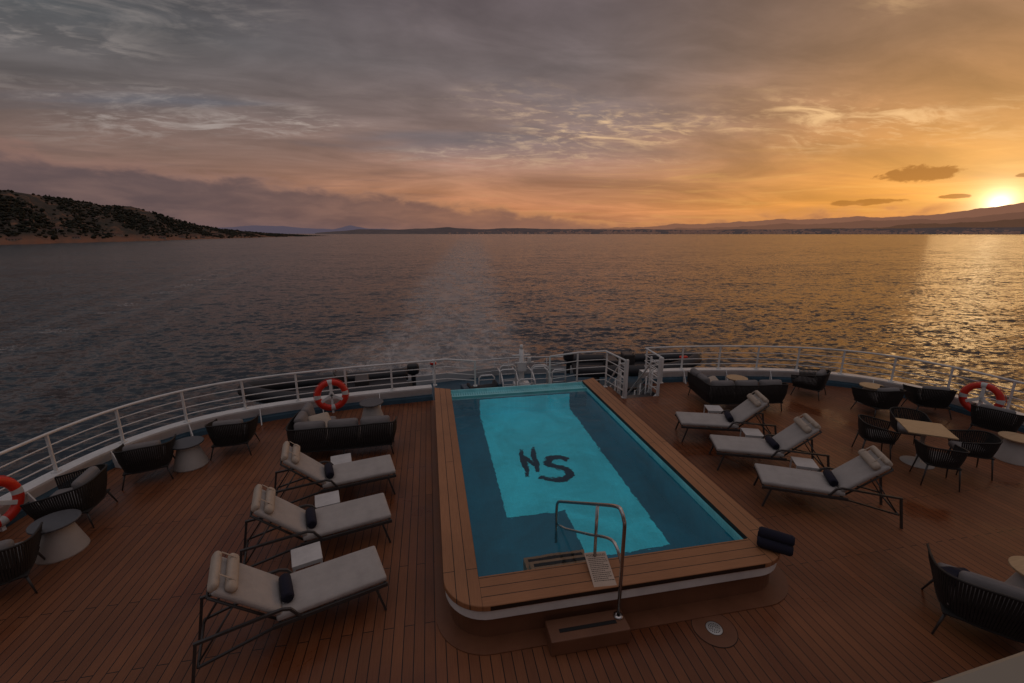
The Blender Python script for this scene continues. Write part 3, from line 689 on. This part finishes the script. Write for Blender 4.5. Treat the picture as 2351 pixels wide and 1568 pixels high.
def roll(mb,L,r,M=None):
    pr=[(0,-L/2),(r*.8,-L/2),(r,-L/2+.02),(r*1.02,0),(r,L/2-.02),(r*.8,L/2),(r*.5,L/2-.006),(0,L/2-.012)]
    mb.lathe(pr,20,M=M)
    for s in (-1,1):
        sp=[(r*(.15+.7*k/40)*math.cos(k*.45),r*(.15+.7*k/40)*math.sin(k*.45),s*(L/2+.002)) for k in range(40)]
        mb.tube(sp,.004,5,M=M)
tg='rolled navy towels laid out for guests'
for k,(x,y,z) in enumerate([(4.13,4.01,.572),(4.21,4.10,.572),(4.17,4.05,.675)]):
    e_=thing('rolled_towel','dark navy rolled towel stacked on pool coping corner','towel',(x,y,z),R(-42)); e_['group']=tg
    mb=MB(); roll(mb,.38,.068,Matrix.Rotation(R(90),4,'Y')); mb.obj('towel_roll',NAVY,e_)

# ---------------------------------------------------------------- lounger
LS=.925
def lounger(name='sun_lounger'):
    e_=thing(name,'grey cushioned sun lounger on dark metal frame with raised back','sun lounger',group='sun loungers beside the pool')
    W=.32
    for s in (-1,1):
        mb=MB(); y=s*W
        mb.box((.62,y,.35),(1.30,.03,.05),bev=.006)
        mb.tube([(1.22,y,.35),(2.0,y,.22)],.016,4,smooth=False)
        mb.tube([(.98,y,.36),(1.08,y,.50),(1.16,y,.53),(2.0,y,.50)],.020,4,smooth=False)
        mb.obj('side_rail',FRAME,e_)
        mb=MB(); mb.tube([(.12,y,.35),(.02,y,0)],.020,4,smooth=False); mb.obj('leg',FRAME,e_)
        mb=MB(); mb.tube([(1.98,y,.51),(2.08,y,0)],.022,4,smooth=False); mb.obj('leg',FRAME,e_)
    mb=MB()
    for x in (.0,.6,1.2): mb.box((x,0,.35),(.03,2*W,.03))
    mb.obj('cross_bar',FRAME,e_)
    mb=MB()
    mb.tube([(2.0,-W,.22),(2.0,W,.22)],.016,6)
    for s in (-1,1): mb.tube([(1.22,s*.26,.38),(1.82,s*.26,.92)],.015,6); mb.tube([(1.62,s*.26,.72),(2.0,s*.26,.22)],.011,6)
    mb.tube([(1.82,-.26,.92),(1.82,.26,.92)],.015,6)
    mb.obj('back_frame',FRAME,e_)
    mb=MB(); mb.cushion((.60,0,.415),(1.26,.63,.07),.028,.010); mb.obj('seat_pad',FABRIC,e_)
    a=math.atan2(.54,.60)
    M=Matrix.Translation((1.21,0,.42))@Matrix.Rotation(-a,4,'Y')
    mb=MB(); mb.cushion((.39,0,.04),(.80,.58,.065),.028,.010,M=M); mb.obj('back_pad',FABRIC,e_)
    mb=MB(); mb.cushion((.63,0,.120),(.13,.56,.10),.049,.0,M=M); mb.obj('head_pillow',BEIGE,e_)
    mb=MB(); mb.cushion((.80,0,.075),(.09,.56,.12),.042,.0,M=M)
    for s in (-.18,.18): mb.box((.71,s,.172),(.18,.02,.004),M=M)
    mb.obj('pillow_flap',BEIGE,e_)
    e_.scale=(LS,1,1)
    return e_
Lg=lounger()
LP=[((-.78,4.83,0),180+19,'L'),((-.80,6.04,0),180+15,'L'),((-.81,7.28,0),180+13,'L'),((5.40,5.77,0),-28,'R'),((5.35,6.93,0),-22,'R'),((5.32,8.12,0),-19,'R')]
first=True
for loc,a,s in LP:
    if first: Lg.location=loc; Lg.rotation_euler=(0,0,R(a)); first=False
    else: clone(Lg,loc,R(a))
    e_=thing('rolled_towel','dark navy rolled towel resting on grey lounger pad','towel'); e_['group']=tg
    e_.location=Vector(loc)+Matrix.Rotation(R(a),3,'Z')@Vector((1.10*LS,0,.520)); e_.rotation_euler=(0,0,R(a+random.uniform(-6,6)))
    mb=MB(); roll(mb,.36,.065,Matrix.Rotation(R(90),4,'X')); mb.obj('towel_roll',NAVY,e_)
def sidetable():
    e_=thing('side_table','small square white metal side table by lounger','side table',group='white side tables between loungers')
    mb=MB(); mb.box((0,0,.415),(.35,.35,.02),bev=.005); mb.box((0,.17,.39),(.33,.012,.035)); mb.box((0,-.17,.39),(.33,.012,.035)); mb.obj('table_top',simple('white_table_top',(.56,.54,.52),.5),e_)
    for x in (-.16,.16):
        for y in (-.155,.155):
            mb=MB(); mb.box((x,y,.2),(.022,.022,.4)); mb.obj('leg',WHITE,e_)
    return e_
stt=sidetable(); SP=[((-1.70,5.15,0),18),((-1.70,6.36,0),14),((-1.72,7.60,0),12),((6.45,5.94,0),-27),((6.40,7.20,0),-21),((6.42,8.48,0),-18)]
stt.location=SP[0][0]; stt.rotation_euler=(0,0,R(SP[0][1]))
for l,a in SP[1:]: clone(stt,l,R(a))

# ---------------------------------------------------------------- woven furniture
def shellpath(w,d):
    pts=[]
    for k in range(60+1):
        a=-math.pi*.04+ math.pi*(1.08)*k/60
        c,s=math.cos(a),math.sin(a)
        x=w/2*abs(c)**.62*(1 if c>=0 else -1); y=-d/2*abs(s)**.62*(1 if s>=0 else -1)
        pts.append(Vector((x,y,0)))
    return [Vector((w/2*.96,d/2,0))]+pts+[Vector((-w/2*.96,d/2,0))]
def woven(e_,path,ztop,zbot,inset,step,cx,cy):
    P=resample(path,step); n=len(P); mb=MB(); top=[];bot=[]
    for i,p in enumerate(P):
        s=i/(n-1); zt=ztop(s); q=Vector((cx+(p.x-cx)*inset,cy+(p.y-cy)*inset,zbot)); tp=Vector((p.x,p.y,zt)); top.append(tp);bot.append(q)
    for i in range(n):
        a=P[max(i-1,0)];b=P[min(i+1,n-1)];tt=(b-a).normalized();no=Vector((-tt.y,tt.x,0)); wd=step*.36
        q,tp=bot[i],top[i]; mid=(q+tp)/2; mid.x=cx+(mid.x-cx)*1.03; mid.y=cy+(mid.y-cy)*1.03
        v=[]
        for c in (q,mid,tp):
            v+=[c+tt*wd+no*.004,c-tt*wd+no*.004,c-tt*wd-no*.004,c+tt*wd-no*.004]
        f=[]
        for k in (0,4):
            for j in range(4): f.append((k+j,k+(j+1)%4,k+4+(j+1)%4,k+4+j))
        mb.add(v,f,False)
    mb.tube(top,.014,6); mb.tube(bot,.012,6)
    mb.obj('woven_shell',ROPE,e_)
    return P
def chair(name,label,cat,w=.82,d=.78,hb=.74,ha=.58,seat=.40,zb=.26,group='dark woven lounge chairs',backc=True):
    e_=thing(name,label,cat,group=group)
    path=shellpath(w,d)
    zt=lambda s: ha+(hb-ha)*math.sin(math.pi*s)**1.3
    woven(e_,path,zt,zb,.80,.030,0,0)
    mb=MB(); mb.cushion((0,.02,zb+.005),(w*.8,d*.84,.03),.014,0); mb.obj('seat_frame',ROPE,e_)
    mb=MB(); mb.cushion((0,.05,seat-.04),(w*.76,d*.80,.12),.05,.015); mb.obj('seat_cushion',FABD,e_)
    if backc:
        M=Matrix.Translation((0,-d*.30,seat+.19))@Matrix.Rotation(R(72),4,'X')
        mb=MB(); mb.cushion((0,0,0),(w*.66,.36,.13),.06,.02,M=M); mb.obj('back_cushion',FABD,e_)
    for sx in (-1,1):
        for sy in (-1,1):
            mb=MB(); mb.tube([(sx*w*.36,sy*d*.34,zb+.01),(sx*w*.44,sy*d*.43,0)],[.016,.010],7); mb.obj('leg',FRAME,e_)
    return e_
ch=chair('lounge_chair','dark woven rope lounge chair with grey cushions','chair')
def face(dx,dy): return math.atan2(dy,dx)-math.pi/2
CH=[((-5.50,5.72),(-.5,1)),((-5.62,7.20),(-1,-.15)),((-5.25,8.4),(-.35,1)),((-4.12,9.2),(-.1,1)),
    ((10.3,9.75),(-.5,.8)),((10.85,8.30),(.1,1)),((12.15,8.12),(.5,.9)),((12.1,6.75),(.95,.45))]
ch.location=(*CH[0][0],0); ch.rotation_euler=(0,0,face(*CH[0][1]))
for p,dv in CH[1:]: clone(ch,(*p,0),face(*dv))
big=chair('wide_lounge_chair','wide black woven armchair with grey cushions on deck','chair',w=1.0,d=.92,hb=.80,ha=.60,seat=.44,zb=.28,group='wide woven armchairs')
big.location=(6.0,2.98,0); big.rotation_euler=(0,0,face(.75,.7))
e_=thing('folded_blanket','crumpled dark navy throw draped over chair cushion','blanket',(5.86,3.12,.52),R(-15))
mb=MB(); mb.cushion((0,0,.02),(.32,.42,.07),.03,.02,wob=.02); mb.cushion((.04,-.08,.07),(.24,.26,.06),.028,.02,wob=.02); mb.obj('throw_cloth',NAVY,e_)
dc=chair('dining_chair','dark woven dining chair with grey seat pad at table','chair',w=.60,d=.58,hb=.76,ha=.66,seat=.47,zb=.40,group='dining chairs around the pale wood table',backc=False)
first=True
for a in (145,-125,-35,55):
    p=Vector((9.3,6.15,0))+Vector((math.cos(R(a)),math.sin(R(a)),0))*.74; rz=R(a)+math.pi/2
    if first: dc.location=p; dc.rotation_euler=(0,0,rz); first=False
    else: clone(dc,p,rz)
e_=thing('dining_table','square pale wood dining table on round white pedestal','table',(9.3,6.15,0),R(-35))
mb=MB(); mb.box((0,0,.735),(.72,.72,.025),bev=.006); mb.obj('table_top',WOODTOP,e_)
mb=MB(); mb.lathe([(0,0),(.26,0),(.26,.012),(.04,.03),(.035,.72),(.12,.722)],32); mb.obj('pedestal',CONE,e_)
def conetable(name,label,top,loc):
    e_=thing(name,label,'table',(*loc,0),group='round cocktail tables by the lounge chairs')
    mb=MB(); mb.lathe([(0,0),(.29,0),(.285,.02),(.16,.44),(.15,.455),(0,.455)],40); mb.obj('cone_base',CONE,e_)
    mb=MB(); mb.lathe([(0,.456),(.27,.456),(.275,.462),(.275,.478),(.27,.484),(0,.484)],40,smooth=False); mb.obj('table_top',top,e_)
for p in [(-5.32,6.42),(-4.74,8.72),(-1.49,10.2)]: conetable('cocktail_table','round dark grey table top on cream cone base',GREYTOP,p)
for p in [(8.33,10.2),(11.4,8.95),(11.3,5.9),(7.02,3.12)]: conetable('cocktail_table','round pale wood table top on cream cone base',WOODTOP,p)
def sofa():
    e_=thing('corner_sofa','dark woven corner sofa with grey seat and back cushions','sofa',group='woven corner sofas')
    raw=[(1.0,.62),(1.02,.3),(1.0,.08),(.9,0),(.3,-.03),(-.3,-.03),(-.9,0),(-1.02,.10),(-1.04,.4),(-1.02,.9),(-1.0,1.3)]
    path=catmull([(a,b,0) for a,b in raw],8)
    def zt(s): return .74-.16*max(0,(.14-s)/.14)**1.2 - .06*max(0,(s-.86)/.14)-.015*abs(math.sin(s*3*math.pi*1.3))
    woven(e_,path,zt,.24,.93,.034,0,.5)
    mb=MB(); mb.box((0,.36,.24),(1.86,.66,.03)); mb.box((-.66,1.0,.242),(.56,.70,.028)); mb.obj('seat_frame',ROPE,e_)
    for x in (-.62,0,.62):
        mb=MB(); mb.cushion((x,.39,.36),(.61,.66,.14),.05,.015); mb.obj('seat_cushion',FABD,e_)
    mb=MB(); mb.cushion((-.64,1.02,.36),(.60,.60,.14),.05,.015); mb.obj('seat_cushion',FABD,e_)
    for x in (-.62,0,.62):
        M=Matrix.Translation((x,.15,.60))@Matrix.Rotation(R(75),4,'X'); mb=MB(); mb.cushion((0,0,0),(.58,.42,.14),.065,.03,M=M); mb.obj('back_cushion',FABD,e_)
    for y,tl in ((.62,0),(1.08,6)):
        M=Matrix.Translation((-.86,y,.60))@Matrix.Rotation(R(75+tl),4,'Y'); mb=MB(); mb.cushion((0,0,0),(.42,.45,.14),.065,.03,M=M); mb.obj('back_cushion',FABD,e_)
    M=Matrix.Translation((-.55,.72,.52))@Matrix.Rotation(R(30),4,'Z')@Matrix.Rotation(R(38),4,'X'); mb=MB(); mb.cushion((0,0,0),(.45,.45,.12),.055,.035,M=M); mb.obj('throw_cushion',BEIGE,e_)
    for x,y in ((-.96,.06),(.94,.06),(.92,.62),(0,.02),(-.95,1.25),(-.42,1.28)):
        mb=MB(); mb.tube([(x*.95,y,.25),(x,y,0)],[.017,.011],7); mb.obj('leg',FRAME,e_)
    return e_
sf=sofa(); sf.location=(-1.82,8.35,0); sf.rotation_euler=(0,0,R(1))
clone(sf,(7.72,8.95,0),R(-8))

# ---------------------------------------------------------------- life rings
def lifering():
    e_=thing('life_ring','red life ring with white bands on white bracket','life ring',group='life rings hung on the guard rail')
    Rr_,r_=.31,.072; n=64;m=14;v=[]
    for i in range(n):
        a=2*math.pi*i/n
        for j in range(m):
            b=2*math.pi*j/m; q=Rr_+r_*math.cos(b); v.append((q*math.cos(a),r_*.75*math.sin(b),q*math.sin(a)))
    fr=[];bands={}
    for i in range(n):
        k=(i+1)%16; band=k<3
        for j in range(m):
            q=(i*m+j,((i+1)%n)*m+j,((i+1)%n)*m+(j+1)%m,i*m+(j+1)%m)
            (bands.setdefault(((i+1)//16)%4,[]) if band else fr).append(q)
    mb=MB(); mb.add(v,fr,True,RED); mb.obj('ring_body',None,e_)
    for b in bands.values():
        mb=MB(); mb.add(v,b,True,BUOYW); mb.obj('ring_band',None,e_)
    mb=MB()
    pts=[(.395*math.cos(2*math.pi*k/48),.03,.395*math.sin(2*math.pi*k/48)) for k in range(48)]
    mb.tube(pts,.006,5,True); mb.obj('grab_line',RED,e_)
    mb=MB()
    for a in (90,210,330):
        mb.box((.15,-.03,0),(.34,.03,.07),M=Matrix.Rotation(R(-a),4,'Y'),bev=.006)
    mb.lathe([(0,-.06),(.06,-.06),(.06,0),(0,0)],16,M=Matrix.Rotation(R(90),4,'X'))
    mb.box((0,.05,-.2),(.05,.12,.5)); mb.obj('bracket',WHITE,e_)
    return e_
lr=lifering()
def setr(o,p,dv): o.location=p; o.rotation_euler=(R(-6),0,math.atan2(dv[1],dv[0])+math.pi/2)
setr(lr,(-2.45,10.55,.60),(.25,-1))
o=clone(lr,(0,0,0),0); setr(o,(-6.42,6.92,.56),(1,-.25))
o=clone(lr,(0,0,0),0); setr(o,(12.72,7.45,.60),(-1,-.35))

# ---------------------------------------------------------------- lower deck gear
def tender(loc,rz,label):
    e_=thing('inflatable_tender',label,'boat',loc,rz,'inflatable tenders on the lower deck')
    path=catmull([(-2.7,.85,.45),(-1,.88,.45),(1,.85,.48),(2.2,.55,.6),(2.9,0,.72),(2.2,-.55,.6),(1,-.85,.48),(-1,-.88,.45),(-2.7,-.85,.45)],6)
    mb=MB(); mb.tube(path,.25,12); mb.obj('inflatable_tube',RIB,e_)
    mb=MB(); v=[];f=[]
    for x,hw,zk in ((-2.6,.75,.05),(-1,.8,.02),(1,.75,.05),(2.2,.45,.25),(2.8,.05,.6)):
        v+=[(x,-hw,.4),(x,0,zk),(x,hw,.4)]
    for i in range(4): f+=[(i*3,i*3+1,i*3+4,i*3+3),(i*3+1,i*3+2,i*3+5,i*3+4),(i*3,i*3+3,i*3+5,i*3+2)]
    f.append((0,2,1)); mb.add(v,f,False); mb.obj('hull',RIB,e_)
    mb=MB(); mb.box((-.2,0,.75),(.5,.6,.5),bev=.05); mb.box((-.95,0,.6),(.5,.9,.35),bev=.05); mb.tube([(-.1,-.25,.95),(.0,-.25,1.1),(.0,.25,1.1),(-.1,.25,.95)],.015,6); mb.obj('console',FRAME,e_)
    mb=MB(); mb.cushion((-2.85,0,.9),(.45,.36,.42),.12,.0); mb.box((-2.85,0,.5),(.16,.16,.8)); mb.obj('outboard_motor',RIB,e_)
    mb=MB()
    for x in (-1.6,1.2): mb.box((x,0,-.35),(.12,1.0,.8))
    mb.box((-.2,0,-.7),(3.0,.1,.1)); mb.obj('cradle',FRAME,e_)
    return e_
tender((-3.6,16.2,-1.62),R(188),'black inflatable tender with console in deck cradle')
o=tender((8.7,17.3,-1.75),R(-8),'black inflatable tender with orange tag by stairs')
mb=MB(); mb.cushion((2.2,-.3,.85),(.35,.2,.12),.05,.0); mb.obj('orange_tag',RED,o)
ms=thing('signal_mast','white steel signal mast with crossbars on mooring deck','mast',(3.8,17.9,-2.5))
mb=MB(); mb.tube([(0,0,0),(0,0,2.0)],[.14,.10],10); mb.obj('mast_pole',WHITE,ms)
mb=MB(); mb.tube([(-.40,0,1.72),(.40,0,1.72)],.05,8); mb.tube([(-.28,0,1.38),(.55,0,1.38)],.05,8); mb.box((.0,-.12,1.25),(.36,.14,.4)); mb.box((.35,0,1.5),(.14,.14,.2)); mb.lathe([(0,2.0),(.07,2.0),(.07,2.2),(0,2.2)],10)
mb.obj('crossbar',WHITE,ms)
fr=thing('boarding_platform','white tubular rails and ladders around the mooring gear','platform',(3.8,17.3,-2.5))
mb=MB()
for x0,x1,y,h in ((-1.05,-.35,0,1.3),(.35,1.1,0,1.35),(-.9,-.2,.9,1.2),(.5,1.2,.7,1.2),(-.35,.35,-.5,1.0),(1.3,1.9,.2,1.1),(-1.9,-1.25,.3,1.0)):
    mb.tube([(x0,y,0),(x0,y,h-.1),(x0+.1,y,h),(x1-.1,y,h),(x1,y,h-.1),(x1,y,0)],.035,8)
    for z in (.3,.55,.8): mb.tube([(x0,y,z),(x1,y,z)],.02,6)
for x in (-1.0,-.35,.35,1.05):
    mb.tube([(x,0,1.15),(x,.9,1.1)],.03,8); mb.tube([(x,-.5,.0),(x,-.5,.9),(x,0,1.15)],.026,8)
mb.obj('tube_rail',WHITE,fr)
mb=MB(); mb.box((0,.5,.25),(.7,.6,.5),bev=.04); mb.obj('locker',WHITE,fr)
for px,py in ((1.1,16.2),(2.9,16.2),(6.2,17.2),(-.6,16.6)):
    bo=thing('mooring_bollard','black twin mooring bollard on blue deck','bollard',(px,py,-2.5),R(random.uniform(-20,20)),'mooring bollards on the lower deck')
    mb=MB(); mb.box((0,0,.03),(.7,.3,.06))
    for s in (-.2,.2): mb.lathe([(.09,.06),(.08,.1),(.08,.34),(.12,.38),(.12,.42),(0,.43)],16,M=Matrix.Translation((s,0,0)))
    mb.obj('bollard_body',RIB,bo)
wn=thing('mooring_winch','blue and black mooring winch drum on lower deck','winch',(2.0,17.4,-2.5),R(10))
mb=MB(); mb.lathe([(0,-.6),(.35,-.6),(.35,-.55),(.2,-.5),(.2,.5),(.35,.55),(.35,.6),(0,.6)],24,M=Matrix.Translation((0,0,.45))@Matrix.Rotation(R(90),4,'Y')); mb.obj('winch_drum',RIB,wn)
mb=MB(); mb.box((-.75,0,.35),(.25,.6,.7),bev=.04); mb.box((.75,0,.35),(.25,.6,.7),bev=.04); mb.obj('winch_housing',BLUEDECK_SHADE,wn)
lp=[Vector((p[0],p[1],-2.5)) for p in LO[14:46]]
e_=thing('stern_rail','low white rail around the lower stern deck','railing')
mb=MB(); mb.tube([p+Vector((0,-.15,.9)) for p in lp[10:24]],.028,6)
for z in (.3,.6): mb.tube([p+Vector((0,-.15,z)) for p in lp[10:24]],.016,6)
for p in lp[10:24:2]: mb.tube([p+Vector((0,-.15,0)),p+Vector((0,-.15,.9))],.022,6)
mb.obj('rail_tube',WHITE,e_)
e_=thing('stern_light','small white stern lamp post with red cap','lamp',(.0,17.6,-2.5))
mb=MB(); mb.tube([(0,0,0),(0,0,1.5)],.05,8); mb.lathe([(0,1.5),(.1,1.5),(.12,1.58),(.1,1.8),(0,1.85)],14); mb.obj('lamp_body',WHITE,e_)
mb=MB(); mb.lathe([(.105,1.6),(.13,1.62),(.13,1.70),(.105,1.72)],14); mb.obj('lamp_band',RED,e_)
